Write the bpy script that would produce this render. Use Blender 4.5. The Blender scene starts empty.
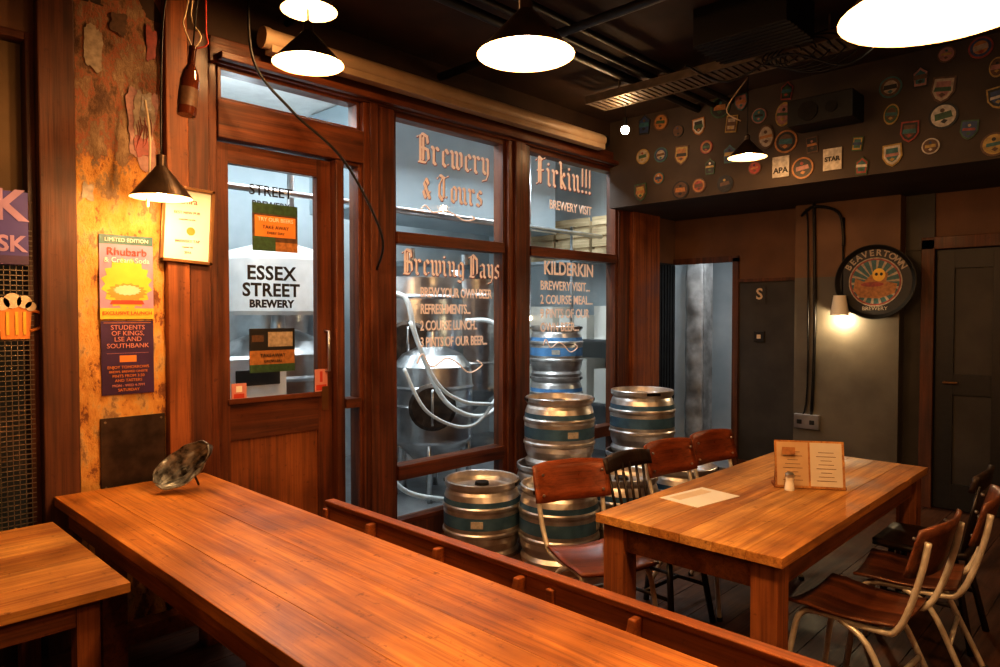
import bpy, math, random
from mathutils import Vector, Matrix, Euler, noise as mnoise
random.seed(7)
S=bpy.context.scene
COL=S.collection
# ------------------------------------------------------------ materials
def _nt(name):
    m=bpy.data.materials.new(name); m.use_nodes=True
    nt=m.node_tree; b=nt.nodes['Principled BSDF']
    return m,nt,b
def plain(name,c,rough=.5,metal=0,c2=None,scale=8,bump=0,emit=0,ec=None,coat=0,detail=4):
    m,nt,b=_nt(name)
    b.inputs['Roughness'].default_value=rough; b.inputs['Metallic'].default_value=metal
    if coat: b.inputs['Coat Weight'].default_value=coat; b.inputs['Coat Roughness'].default_value=.15
    if c2 is None: c2=tuple(x*.8 for x in c)
    tc=nt.nodes.new('ShaderNodeTexCoord'); n=nt.nodes.new('ShaderNodeTexNoise')
    n.inputs['Scale'].default_value=scale; n.inputs['Detail'].default_value=detail
    nt.links.new(tc.outputs['Object'],n.inputs['Vector'])
    r=nt.nodes.new('ShaderNodeValToRGB'); r.color_ramp.elements[0].position=.35; r.color_ramp.elements[1].position=.65
    r.color_ramp.elements[0].color=(*c2,1); r.color_ramp.elements[1].color=(*c,1)
    nt.links.new(n.outputs['Fac'],r.inputs['Fac']); nt.links.new(r.outputs['Color'],b.inputs['Base Color'])
    if bump:
        bp=nt.nodes.new('ShaderNodeBump'); bp.inputs['Strength'].default_value=bump; bp.inputs['Distance'].default_value=.01
        nt.links.new(n.outputs['Fac'],bp.inputs['Height']); nt.links.new(bp.outputs['Normal'],b.inputs['Normal'])
    if emit:
        b.inputs['Emission Color'].default_value=(*(ec or c),1); b.inputs['Emission Strength'].default_value=emit
    return m
def wood(name,c1,c2,axis='x',rough=.35,seed=0.,coat=.0,fine=14,dark=None,worn=.35):
    m,nt,b=_nt(name); N=nt.nodes.new; L=nt.links.new
    if coat: b.inputs['Coat Weight'].default_value=coat; b.inputs['Coat Roughness'].default_value=.25
    tc=N('ShaderNodeTexCoord')
    def mp(f,k=.7):
        q=N('ShaderNodeMapping'); q.inputs['Scale'].default_value={'x':(k,f,f),'y':(f,k,f),'z':(f,f,k)}[axis]
        q.inputs['Location'].default_value=(seed,seed*1.7,seed*2.3); L(tc.outputs['Object'],q.inputs['Vector']); return q
    def noise(src,sc,det,dist=0,rg=.5):
        n=N('ShaderNodeTexNoise'); n.inputs['Scale'].default_value=sc; n.inputs['Detail'].default_value=det; n.inputs['Distortion'].default_value=dist; n.inputs['Roughness'].default_value=rg
        L(src,n.inputs['Vector']); return n
    def ramp(src,p0,c0,p1,c1_):
        r=N('ShaderNodeValToRGB'); r.color_ramp.elements[0].position=p0; r.color_ramp.elements[1].position=p1
        r.color_ramp.elements[0].color=(*c0,1); r.color_ramp.elements[1].color=(*c1_,1); L(src,r.inputs['Fac']); return r
    def mul(a,c,f,mode='MULTIPLY'):
        x=N('ShaderNodeMix'); x.data_type='RGBA'; x.blend_type=mode; x.inputs[0].default_value=f; L(a,x.inputs[6]); L(c,x.inputs[7]); return x.outputs[2]
    n=noise(mp(fine).outputs[0],1.6,7,.9); r=ramp(n.outputs['Fac'],.3,c1,.68,c2)
    n2=noise(tc.outputs['Object'],3.5,6); d=.62 if dark is None else dark
    r2=ramp(n2.outputs['Fac'],.3,(d,d*.92,d*.85),.6,(1,1,1))
    n3=noise(mp(fine*5,1.6).outputs[0],2.0,4,.2); r3=ramp(n3.outputs['Fac'],.36,(.45,.38,.32),.50,(1,1,1))
    n4=noise(tc.outputs['Object'],26,5,0,.7); r4=ramp(n4.outputs['Fac'],.30,(.35,.28,.22),.40,(1,1,1))
    o=mul(r.outputs[0],r2.outputs[0],.9); o=mul(o,r3.outputs[0],.45); o=mul(o,r4.outputs[0],.8*min(1,worn*2))
    if worn>.55:
        n5=noise(mp(3.0,1.2).outputs[0],1.1,8,.4,.65)
        r5=ramp(n5.outputs['Fac'],.54,(0,0,0),.70,(.09,.050,.016)); o=mul(o,r5.outputs[0],1,'ADD')
        sc=noise(mp(60,4).outputs[0],1.4,3,0); r6=ramp(sc.outputs['Fac'],.66,(0,0,0),.70,(.10,.065,.03)); o=mul(o,r6.outputs[0],.8,'ADD')
    L(o,b.inputs['Base Color'])
    rr=N('ShaderNodeMapRange'); rr.inputs[1].default_value=.3; rr.inputs[2].default_value=.7; rr.inputs[3].default_value=rough-.06; rr.inputs[4].default_value=rough+.25
    L(n2.outputs['Fac'],rr.inputs[0]); L(rr.outputs[0],b.inputs['Roughness'])
    bp=N('ShaderNodeBump'); bp.inputs['Strength'].default_value=.2; bp.inputs['Distance'].default_value=.004
    L(n3.outputs['Fac'],bp.inputs['Height']); L(bp.outputs['Normal'],b.inputs['Normal'])
    return m
def glassmat():
    m=bpy.data.materials.new('window_glass'); m.use_nodes=True; nt=m.node_tree
    for n in list(nt.nodes): nt.nodes.remove(n)
    o=nt.nodes.new('ShaderNodeOutputMaterial'); t=nt.nodes.new('ShaderNodeBsdfTransparent'); g=nt.nodes.new('ShaderNodeBsdfGlossy')
    t.inputs['Color'].default_value=(.93,.96,.97,1); g.inputs['Roughness'].default_value=.03
    mx=nt.nodes.new('ShaderNodeMixShader'); f=nt.nodes.new('ShaderNodeFresnel'); f.inputs['IOR'].default_value=1.5
    nt.links.new(f.outputs[0],mx.inputs[0]); nt.links.new(t.outputs[0],mx.inputs[1]); nt.links.new(g.outputs[0],mx.inputs[2]); nt.links.new(mx.outputs[0],o.inputs[0])
    return m
def plaster():
    m,nt,b=_nt('distressed_ochre_paint'); b.inputs['Roughness'].default_value=.7; N=nt.nodes.new; L=nt.links.new
    tc=N('ShaderNodeTexCoord')
    n=N('ShaderNodeTexNoise'); n.inputs['Scale'].default_value=5.5; n.inputs['Detail'].default_value=12; n.inputs['Roughness'].default_value=.72
    mp=N('ShaderNodeMapping'); mp.inputs['Scale'].default_value=(1,1.4,.8); L(tc.outputs['Object'],mp.inputs['Vector']); L(mp.outputs['Vector'],n.inputs['Vector'])
    r=N('ShaderNodeValToRGB'); e=r.color_ramp.elements
    e[0].position=.33; e[0].color=(.14,.045,.018,1); e[1].position=.52; e[1].color=(.68,.36,.09,1)
    for p,c in((.42,(.28,.11,.04)),(.44,(.58,.27,.06)),(.57,(.58,.37,.15)),(.61,(.30,.17,.08)),(.70,(.48,.34,.18))):
        k=e.new(p); k.color=(*c,1)
    L(n.outputs['Fac'],r.inputs['Fac'])
    r2=N('ShaderNodeValToRGB'); e=r2.color_ramp.elements
    e[0].position=.33; e[0].color=(.07,.03,.016,1); e[1].position=.66; e[1].color=(.42,.29,.17,1)
    for p,c in((.42,(.15,.08,.04)),(.46,(.26,.14,.07)),(.49,(.34,.10,.045)),(.52,(.22,.14,.08)),(.58,(.32,.21,.12))):
        k=e.new(p); k.color=(*c,1)
    L(n.outputs['Fac'],r2.inputs['Fac'])
    sp=N('ShaderNodeSeparateXYZ'); L(tc.outputs['Object'],sp.inputs[0])
    ad=N('ShaderNodeMath'); ad.operation='MULTIPLY_ADD'; ad.inputs[1].default_value=1.6; L(n.outputs['Fac'],ad.inputs[0]); L(sp.outputs['Z'],ad.inputs[2])
    mr=N('ShaderNodeMapRange'); mr.inputs[1].default_value=3.1; mr.inputs[2].default_value=3.2; L(ad.outputs[0],mr.inputs[0])
    mx=N('ShaderNodeMix'); mx.data_type='RGBA'; L(mr.outputs[0],mx.inputs[0]); L(r.outputs[0],mx.inputs[6]); L(r2.outputs[0],mx.inputs[7]); L(mx.outputs[2],b.inputs['Base Color'])
    bp=N('ShaderNodeBump'); bp.inputs['Strength'].default_value=1; bp.inputs['Distance'].default_value=.025
    L(n.outputs['Fac'],bp.inputs['Height']); L(bp.outputs['Normal'],b.inputs['Normal'])
    return m
M={}
M['glass']=glassmat(); M['ochre']=plaster()
M['frame']=wood('red_brown_timber_v',(.050,.014,.005),(.18,.052,.015),'z',.40,1)
M['frameh']=wood('red_brown_timber_h',(.050,.014,.005),(.18,.052,.015),'y',.40,2)
M['post']=wood('pine_post',(.14,.042,.011),(.34,.108,.026),'z',.45,3,worn=.5)
M['darkpost']=wood('dark_post',(.05,.018,.008),(.15,.05,.018),'z',.5,4)
M['bar1']=wood('bar_top_a',(.34,.105,.014),(.68,.28,.046),'x',.42,5,.05,dark=.45,worn=.8)
M['bar2']=wood('bar_top_b',(.37,.118,.018),(.72,.305,.053),'x',.42,9,.05,dark=.45,worn=.8)
M['bar3']=wood('bar_top_c',(.31,.092,.014),(.63,.25,.040),'x',.42,13,.05,dark=.45,worn=.8)
M['pew']=wood('pew_wood',(.19,.052,.010),(.38,.12,.023),'x',.38,6,.05)
M['t1']=wood('table_plank_a',(.40,.165,.036),(.74,.39,.105),'y',.48,7,dark=.48,worn=.8)
M['t2']=wood('table_plank_b',(.45,.20,.048),(.78,.43,.13),'y',.48,11,dark=.48,worn=.8)
M['t3']=wood('table_plank_c',(.35,.13,.028),(.66,.32,.08),'y',.48,15,dark=.48,worn=.8)
M['tleg']=wood('table_leg_wood',(.17,.052,.013),(.36,.125,.034),'z',.45,8)
M['tlegh']=wood('table_apron_wood',(.15,.046,.012),(.32,.11,.03),'y',.45,8)
M['ply']=wood('chair_plywood',(.14,.032,.010),(.34,.088,.025),'y',.32,3,.25)
M['plyd']=wood('chair_plywood_dark',(.08,.028,.013),(.24,.085,.034),'x',.35,4,.2)
M['black_wood']=wood('black_chair_wood',(.012,.008,.006),(.04,.02,.012),'z',.35,4,.2)
M['cream_metal']=plain('cream_tube',(.85,.80,.70),.3,.25,(.66,.60,.50),20)
M['steel']=plain('stainless_steel',(.70,.70,.70),.28,1,(.5,.5,.5),6,.05)
M['steel2']=plain('keg_steel',(.80,.77,.74),.34,.9,(.50,.46,.43),9,.1)
M['band']=plain('keg_band_slate',(.08,.18,.29),.40,.3,(.05,.12,.20),12)
M['bandb']=plain('keg_band_blue',(.14,.36,.68),.45,.1,(.1,.26,.5),12)
M['black']=plain('black_paint',(.010,.009,.008),.5,0,(.005,.005,.005),20)
M['blackm']=plain('black_metal',(.02,.018,.016),.4,.6,(.01,.01,.01),20)
M['plate']=plain('dark_steel_plate',(.075,.05,.035),.45,.6,(.03,.02,.015),12,.2)
M['white']=plain('white_paint',(.8,.8,.78),.5,0,(.7,.7,.68),10)
M['shadein']=plain('shade_enamel_inside',(.42,.33,.22),.45,0,(.36,.28,.19),10)
M['shadeout']=plain('shade_outer',(.08,.05,.03),.35,.5,(.04,.025,.015),15)
M['bulb']=plain('bulb_glow',(1,.8,.5),.3,0,(1,.8,.5),1,emit=60,ec=(1,.82,.56))
M['tube']=plain('fluorescent_tube',(1,1,1),.3,0,(1,1,1),1,emit=6,ec=(.88,.95,1))
M['ceil']=plain('ceiling_dark_brown',(.060,.031,.016),.75,0,(.034,.018,.010),3,.1)
M['wallup']=plain('wall_brown',(.15,.074,.036),.7,0,(.105,.052,.026),3,.1)
M['walldk']=plain('wall_charcoal',(.045,.040,.032),.6,0,(.028,.025,.020),4,.1)
M['pierup']=plain('pier_tan',(.19,.105,.054),.7,0,(.135,.074,.038),3,.15)
M['pierlo']=plain('pier_grey',(.125,.110,.084),.5,0,(.082,.072,.055),3,.15)
M['bulk']=plain('bulkhead_brown',(.064,.043,.029),.7,0,(.04,.027,.018),3,.1)
M['floor']=wood('floor_boards',(.045,.018,.009),(.14,.06,.028),'y',.45,3)
M['brewwall']=plain('brewery_wall',(.52,.56,.57),.6,0,(.38,.43,.45),2,.05)
M['panel']=plain('pale_blue_panel',(.38,.46,.50),.5,0,(.29,.37,.41),1.5)
M['brewfloor']=plain('brewery_floor',(.25,.25,.25),.4,0,(.15,.15,.15),4)
M['stone']=plain('rough_stone',(.36,.36,.35),.8,0,(.19,.19,.185),7,.6)
M['hose']=plain('hose_white',(.85,.88,.86),.35,0,(.75,.76,.73),10)
M['crate']=wood('crate_slats',(.45,.33,.18),(.66,.52,.32),'x',.6,3)
M['sign']=plain('sign_paint_cream_glow',(.92,.76,.66),.5,0,(.85,.68,.58),30,emit=.16,ec=(1,.76,.64))  # cream paint with a faint glow added so the lettering reads brighter
M['signred']=plain('sign_paint_red',(.28,.05,.03),.5)
M['ink']=plain('ink_black',(.01,.01,.012),.5)
M['inkred']=plain('ink_dark_red',(.25,.02,.015),.5)
M['paper']=plain('paper_white',(.85,.82,.74),.6,0,(.8,.77,.68),5)
M['paperd']=plain('paper_dull',(.62,.55,.44),.6,0,(.55,.48,.37),5)
M['cream']=plain('card_cream',(.72,.58,.40),.6,0,(.66,.52,.34),6)
M['creamd']=plain('card_tan',(.55,.38,.21),.6,0,(.48,.32,.17),6)
M['purple']=plain('poster_purple',(.055,.02,.09),.4,0,(.035,.012,.06),6)
M['red']=plain('print_red',(.60,.06,.03),.5)
M['orange']=plain('print_orange',(.80,.28,.05),.5)
M['yellow']=plain('print_yellow',(.85,.52,.05),.5)
M['pink']=plain('print_pink',(.75,.30,.25),.5)
M['lilac']=plain('print_lilac',(.42,.26,.42),.5)
M['gold']=plain('frame_gold',(.22,.11,.04),.35,.5)
M['grey']=plain('ornament_pewter',(.46,.50,.52),.36,.65,(.045,.045,.045),24,.8)
M['brown_glass']=plain('brown_bottle',(.09,.022,.008),.12,0,(.07,.018,.006),5,coat=.6)
M['screen']=plain('screen_case_white',(.40,.29,.19),.45,0,(.33,.24,.155),5)
M['galv']=plain('galvanised',(.26,.21,.16),.5,.5,(.17,.14,.10),14)
M['neon']=plain('lit_poster_blue',(.06,.04,.16),.4,0,(.04,.02,.1),4,emit=.08,ec=(.12,.08,.45))
M['panerefl']=plain('pane_reflection_tan',(.26,.16,.08),.7,0,(.17,.10,.045),2)  # warm reflection in the upper pane, put into the colour
for k,(c) in {'b_red':(.32,.05,.035),'b_orange':(.42,.18,.05),'b_teal':(.04,.14,.15),'b_yellow':(.40,.27,.07),'b_green':(.04,.10,.045),'b_blue':(.035,.06,.15),'b_pink':(.38,.18,.15),'b_cream':(.42,.34,.25),'b_black':(.018,.018,.018),'b_white':(.55,.50,.43),'b_brown':(.12,.06,.03)}.items():
    M[k]=plain('badge_'+k[2:],c,.5,0,tuple(q*.6 for q in c),40)
# ------------------------------------------------------------ builder
class B:
    def __init__(s): s.v=[];s.f=[];s.fm=[];s.sm=[];s.ms=[];s.T=Matrix.Identity(4)
    def mi(s,m):
        m=M[m] if isinstance(m,str) else m
        if m not in s.ms: s.ms.append(m)
        return s.ms.index(m)
    def add(s,vs,fs,m,smooth=False,T=None):
        o=len(s.v); X=s.T@T if T is not None else s.T
        s.v+= [tuple(X@Vector(p)) for p in vs]
        k=s.mi(m)
        for f in fs: s.f.append([i+o for i in f]); s.fm.append(k); s.sm.append(smooth)
    def box(s,c,d,m,rot=None,taper=1):
        x,y,z=[q/2 for q in d]
        vs=[(-x*taper,-y*taper,-z),(x*taper,-y*taper,-z),(x*taper,y*taper,-z),(-x*taper,y*taper,-z),(-x,-y,z),(x,-y,z),(x,y,z),(-x,y,z)]
        T=Matrix.Translation(c)
        if rot: T=T@Euler(rot).to_matrix().to_4x4()
        s.add(vs,[(0,3,2,1),(4,5,6,7),(0,1,5,4),(1,2,6,5),(2,3,7,6),(3,0,4,7)],m,False,T)
    def bb(s,a,b,m):
        s.box([(a[i]+b[i])/2 for i in range(3)],[abs(b[i]-a[i]) for i in range(3)],m)
    def quad(s,pts,m): s.add(pts,[tuple(range(len(pts)))],m)
    def lathe(s,prof,m,c=(0,0,0),seg=32,rot=None,mats=None):
        T=Matrix.Translation(c)
        if rot: T=T@Euler(rot).to_matrix().to_4x4()
        for i in range(len(prof)-1):
            (r1,z1),(r2,z2)=prof[i],prof[i+1]
            vs=[];fs=[]
            for k in range(seg):
                a=2*math.pi*k/seg; vs.append((r1*math.cos(a),r1*math.sin(a),z1))
            for k in range(seg):
                a=2*math.pi*k/seg; vs.append((r2*math.cos(a),r2*math.sin(a),z2))
            for k in range(seg):
                j=(k+1)%seg; fs.append((k,j,seg+j,seg+k))
            s.add(vs,fs,(mats[i] if mats else m),True,T)
    def cyl(s,c,r,h,m,seg=24,rot=None):
        s.lathe([(0.0001,0),(r,0),(r,h),(0.0001,h)],m,c,seg,rot)
    def sph(s,c,r,m,sz=1,n=10):
        s.lathe([(max(1e-4,r*math.sin(math.pi*i/n)),-r*sz*math.cos(math.pi*i/n)) for i in range(n+1)],m,c,16)
    def tube(s,pts,r,m,seg=8,smooth=0,closed=False):
        P=[Vector(p) for p in pts]
        if smooth:
            Q=[];n=len(P)
            for i in range(n-1):
                p0=P[max(i-1,0)];p1=P[i];p2=P[i+1];p3=P[min(i+2,n-1)]
                for k in range(smooth):
                    t=k/smooth
                    Q.append(.5*((2*p1)+(-p0+p2)*t+(2*p0-5*p1+4*p2-p3)*t*t+(-p0+3*p1-3*p2+p3)*t**3))
            Q.append(P[-1]);P=Q
        vs=[];fs=[];n=len(P);up=None
        for i,p in enumerate(P):
            d=(P[min(i+1,n-1)]-P[max(i-1,0)]).normalized()
            if up is None: up=d.orthogonal().normalized()
            up=(up-d*up.dot(d)); 
            if up.length<1e-5: up=d.orthogonal()
            up.normalize(); w=d.cross(up)
            for k in range(seg):
                a=2*math.pi*k/seg; vs.append(tuple(p+r*(math.cos(a)*up+math.sin(a)*w)))
        for i in range(n-1):
            for k in range(seg):
                j=(k+1)%seg; fs.append((i*seg+k,i*seg+j,(i+1)*seg+j,(i+1)*seg+k))
        fs.append(tuple(range(seg))[::-1]); fs.append(tuple((n-1)*seg+k for k in range(seg)))
        s.add(vs,fs,m,True)
    def sheet(s,fn,nu,nv,th,m):
        def nrm(u,v):
            e=.01; a=fn(min(u+e,1),v)-fn(max(u-e,0),v); b=fn(u,min(v+e,1))-fn(u,max(v-e,0)); return a.cross(b).normalized()
        vs=[];fs=[];W=nv+1
        for sd in (0,1):
            for i in range(nu+1):
                for j in range(nv+1):
                    p=fn(i/nu,j/nv); vs.append(tuple(p+nrm(i/nu,j/nv)*th*(sd-.5)))
        O=(nu+1)*W
        for i in range(nu):
            for j in range(nv):
                a=i*W+j; fs.append((a,a+1,a+W+1,a+W)); fs.append((O+a,O+a+W,O+a+W+1,O+a+1))
        for i in range(nu):
            a=i*W; fs.append((a,a+W,O+a+W,O+a)); a=i*W+nv; fs.append((a,O+a,O+a+W,a+W))
        for j in range(nv):
            a=j; fs.append((a,O+a,O+a+1,a+1)); a=nu*W+j; fs.append((a,a+1,O+a+1,O+a))
        s.add(vs,fs,m,True)
    def prism(s,poly,th,m,T=None):
        n=len(poly); vs=[(x,y,0) for x,y in poly]+[(x,y,th) for x,y in poly]
        fs=[tuple(range(n))[::-1],tuple(range(n,2*n))]+[(i,(i+1)%n,n+(i+1)%n,n+i) for i in range(n)]
        s.add(vs,fs,m,False,T)
    def make(s,name,loc=(0,0,0),rz=0,bevel=0,parent=None,rot=None):
        me=bpy.data.meshes.new(name); me.from_pydata(s.v,[],s.f)
        for m in s.ms: me.materials.append(m)
        for p,k,q in zip(me.polygons,s.fm,s.sm): p.material_index=k; p.use_smooth=q
        me.update()
        o=bpy.data.objects.new(name,me); COL.objects.link(o); o.location=loc; o.rotation_euler=rot if rot else (0,0,rz)
        if bevel:
            md=o.modifiers.new('bevel','BEVEL'); md.width=bevel; md.segments=2; md.limit_method='ANGLE'; md.angle_limit=math.radians(50)
        if parent: 
            bpy.context.view_layer.update(); o.parent=parent; o.matrix_parent_inverse=parent.matrix_world.inverted()
        return o
RW=(math.pi/2,0,math.pi/2)
RB=(math.pi/2,0,0)
def txt(parent,s,loc,size,m,rot=RW,align='LEFT',shear=0,bold=0,name='lettering',space=1,ext=.0008,sx=1):
    cu=bpy.data.curves.new(name,'FONT'); cu.body=s; cu.size=size; cu.align_x=align; cu.align_y='CENTER'
    cu.shear=shear; cu.offset=bold; cu.extrude=ext; cu.space_character=space; cu.resolution_u=3
    cu.materials.append(M[m])
    o=bpy.data.objects.new(name,cu); COL.objects.link(o); o.location=loc; o.rotation_euler=rot; o.scale=(sx,1,1)
    if parent:
        bpy.context.view_layer.update(); o.parent=parent; o.matrix_parent_inverse=parent.matrix_world.inverted()
    return o
BL={'i':[[(0,1),(.12,.88),(.12,.12),(.24,0)],[(.08,1.32),(.14,1.26)]],
'r':[[(0,1),(.12,.88),(.12,.12),(.24,0)],[(.12,.82),(.3,1),(.42,.86)]],
'n':[[(0,1),(.12,.88),(.12,.12),(.2,.02)],[(.12,.8),(.35,1),(.45,.88),(.45,.12),(.57,0)]],
'u':[[(0,1),(.12,.88),(.12,.15),(.25,0),(.45,.18)],[(.35,1),(.45,.9),(.45,.12),(.57,0)]],
'e':[[(.42,.15),(.25,0),(.1,.15),(.1,.85),(.28,1),(.42,.8),(.12,.5)]],
'w':[[(0,1),(.1,.88),(.1,.12),(.22,0),(.4,.15)],[(.3,1),(.4,.88),(.4,.12),(.52,0),(.7,.2),(.7,.85),(.6,1)]],
'y':[[(0,1),(.1,.88),(.1,.2),(.25,.05),(.42,.2)],[(.32,1),(.42,.9),(.42,0),(.3,-.3),(.05,-.4)]],
'o':[[(.25,1),(.08,.82),(.08,.15),(.25,0),(.42,.18),(.42,.85),(.25,1)]],
's':[[(.4,.88),(.25,1),(.1,.82),(.1,.62),(.38,.4),(.38,.15),(.2,0),(.02,.12)]],
'a':[[(.1,.85),(.25,1),(.42,.85),(.42,.12),(.54,0)],[(.42,.55),(.12,.4),(.1,.15),(.22,0),(.42,.2)]],
'g':[[(.25,1),(.08,.82),(.08,.15),(.25,0),(.42,.18)],[(.25,1),(.42,.85),(.42,-.2),(.25,-.4),(.02,-.3)]],
'k':[[(0,1.6),(.1,1.5),(.1,.1),(.2,0)],[(.12,.5),(.35,.95),(.42,.8),(.15,.5),(.42,.1),(.5,0)]],
'B':[[(.1,1.5),(.1,.1),(0,0)],[(-.08,1.4),(.2,1.62),(.5,1.5),(.55,1.15),(.2,.85),(.55,.75),(.6,.25),(.4,0),(.05,.02)],[(.27,1.42),(.27,.15)]],
'T':[[(-.05,1.35),(.15,1.58),(.45,1.42),(.72,1.58)],[(.3,1.4),(.1,1.0),(.08,.3),(.3,0),(.6,.25)],[(.4,1.35),(.4,.2)]],
'F':[[(-.05,1.4),(.15,1.62),(.4,1.47),(.62,1.6)],[(.15,1.5),(.15,.1),(0,0)],[(.3,1.4),(.3,.1)],[(.05,.8),(.5,.86)]],
'D':[[(.1,1.5),(.1,.1)],[(-.08,1.4),(.25,1.62),(.6,1.3),(.62,.3),(.35,0),(0,.05)],[(.28,1.4),(.28,.2)]],
'&':[[(.5,0),(.1,.9),(.25,1.2),(.4,.9),(.05,.4),(.2,0),(.5,.4)]],
'!':[[(.1,1.5),(.1,.4)],[(.06,.1),(.14,.02)]]}
def blackletter(parent,word,x,yc,z,xh,mat='sign',slope=0,sx=1,nib=1.35,rim='signred'):
    w=0;adv=[]
    for ch in word:
        if ch==' ': adv.append(w); w+=.4; continue
        adv.append(w); w+=max(p[0] for st in BL[ch] for p in st)+.20
    b=B()
    for (nb,mt,off,dx,dz) in ((nib*1.25,rim,0,.035,-.035),(nib,mat,.0016,0,0)):
        k=0; nx,nz=.055*nb,.05*nb
        for ch,a in zip(word,adv):
            if ch==' ': continue
            for st in BL[ch]:
                for p,q in zip(st,st[1:]):
                    k+=1; e=.00004*(k%20)+off
                    def W(px,pz): 
                        yy=(px+dx+a-w/2)*xh*sx; return (x+e,yc+yy,z+(pz+dz)*xh+slope*yy)
                    b.quad([W(p[0]-nx,p[1]-nz),W(q[0]-nx,q[1]-nz),W(q[0]+nx,q[1]+nz),W(p[0]+nx,p[1]+nz)],mt)
                    for t in(p,q): b.quad([W(t[0]-nx,t[1]-nz),W(t[0]+nx*.5,t[1]-nz*.5),W(t[0]+nx,t[1]+nz),W(t[0]-nx*.5,t[1]+nz*.5)],mt)
    return b.make('painted_script',parent=parent)
# ------------------------------------------------------------ room shell
b=B(); n=34
for i in range(n):
    x=-3.9+i*.19; b.bb((x,-2.6,-.05),(x+.186,6.7,0),'floor')
b.bb((-3.9,-2.6,-.08),(2.6,6.7,-.045),'black'); b.make('floor')
b=B(); b.bb((-3.95,-2.6,3.4),(2.6,6.75,3.5),'ceil'); b.make('ceiling')
b=B(); b.bb((2.5,-2.6,0),(2.6,6.75,3.4),'wallup'); b.make('wall_right')
b=B(); b.bb((-3.9,-2.6,0),(2.5,-2.5,3.4),'wallup'); b.make('wall_near')
b=B()
b.bb((-3.92,.97,3.12),(-3.8,5.72,3.4),'ceil')
b.bb((-3.92,-2.5,0),(-3.8,-.3,3.4),'wallup')
b.bb((-3.92,-.3,2.9),(-3.8,.97,3.4),'wallup')
b.bb((-3.92,-.3,0),(-3.8,.82,.35),'darkpost')
b.bb((-3.92,6.2,0),(-3.8,6.6,3.4),'wallup')
b.bb((-3.92,2.62,0),(-3.8,5.72,.14),'darkpost')
b.make('wall_left')
b=B()
b.bb((-3.92,6.6,2.14),(2.5,6.7,3.4),'wallup')
b.bb((-3.12,6.6,1.94),(-2.48,6.7,2.14),'wallup')
b.bb((-3.12,6.6,0),(-2.48,6.7,1.94),'walldk')
b.bb((-2.48,6.6,0),(-1.40,6.7,2.14),'walldk')
b.bb((-.5,6.6,0),(2.5,6.7,2.14),'walldk')
b.make('wall_back')
b=B()
b.bb((-2.48,6.45,1.94),(-1.62,6.599,2.6),'pierup'); b.bb((-2.48,6.45,0),(-1.62,6.599,1.94),'pierlo')
b.make('wall_pier')
b=B(); b.bb((-3.8,5.4,2.6),(2.5,6.6,3.399),'bulk'); b.make('wall_bulkhead')
b=B(); b.bb((-3.12,6.575,1.925),(-2.49,6.6,1.955),'darkpost'); b.bb((-1.61,6.575,2.14),(-1.40,6.6,2.6),'walldk'); b.make('trim_dado')
b=B(); b.bb((-3.14,6.57,0),(-3.08,6.6,2.17),'darkpost'); b.bb((-3.8,6.57,2.13),(-3.08,6.6,2.19),'darkpost'); b.make('trim_opening')
# ------------------------------------------------------------ partition frames
b=B(); b.bb((-3.93,5.72,0),(-3.74,6.2,3.0),'post'); b.bb((-3.93,5.53,0),(-3.78,5.71,3.12),'frame'); b.make('trim_end_post',bevel=.006)
b=B(); b.bb((-3.95,.82,0),(-3.74,.97,3.4),'darkpost'); b.make('trim_dark_post',bevel=.006)
b=B()
def pil(u,v):
    y=.97+u*.415; z=v*3.4
    return Vector((-3.803+.005*math.sin(z*9+y*20)+.003*math.sin(z*31+y*47),y,z))
b.sheet(pil,20,120,.01,'ochre'); b.bb((-3.95,.97,0),(-3.812,1.385,3.4),'ochre'); b.make('trim_ochre_pillar')
b=B(); b.bb((-3.95,1.387,0),(-3.75,1.50,3.4),'post'); b.bb((-3.95,1.503,0),(-3.77,1.62,3.12),'frame'); b.bb((-3.95,1.623,0),(-3.79,1.67,3.12),'frame'); b.make('trim_door_post',bevel=.006)
b=B()
b.bb((-3.94,1.62,2.98),(-3.76,5.53,3.12),'frameh')
b.bb((-3.93,1.67,2.58),(-3.77,2.62,2.79),'frameh')
b.bb((-3.75,1.66,2.99),(-3.70,5.55,3.03),'frameh')
b.make('trim_header',bevel=.005)
b=B()
b.bb((-3.94,2.62,0),(-3.77,2.87,2.98),'frame'); b.bb((-3.77,2.66,0),(-3.745,2.72,2.98),'frame')
b.bb((-3.94,3.99,0),(-3.77,4.24,2.98),'frame'); b.bb((-3.77,4.05,0),(-3.745,4.16,2.98),'frame')
b.bb((-3.92,2.42,0),(-3.78,2.47,2.58),'frame')
b.make('trim_mullions',bevel=.005)
def window(name,y0,y1,z0,z1,rails=(),fw=.035,glass=True):
    b=B(); x0,x1=-3.90,-3.80
    b.bb((x0,y0,z0),(x1,y0+fw,z1),'frame'); b.bb((x0,y1-fw,z0),(x1,y1,z1),'frame')
    b.bb((x0,y0+fw,z0),(x1,y1-fw,z0+fw),'frameh'); b.bb((x0,y0+fw,z1-fw),(x1,y1-fw,z1),'frameh')
    for (a,c) in rails: b.bb((x0+.0,y0+fw,a),(x1+.02,y1-fw,c),'frameh')
    b.quad([(-3.85,y0+.01,z0+.01),(-3.85,y1-.01,z0+.01),(-3.85,y1-.01,z1-.01),(-3.85,y0+.01,z1-.01)],'glass')
    return b.make(name,bevel=.003)
w1=window('window_1',1.68,2.61,2.79,2.98,fw=.02)
w2=window('window_2',2.47,2.62,.02,2.58,[(1.0,1.06)],fw=.02)
w3=window('window_3',2.87,3.99,.14,2.98,[(2.09,2.17),(.46,.56)])
w4=window('window_4',4.24,5.53,.14,2.98,[(2.09,2.17),(.46,.56)])
w5=window('window_5',-.3,.82,.35,2.9,[(2.05,2.12)])
xs=-3.846
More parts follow.
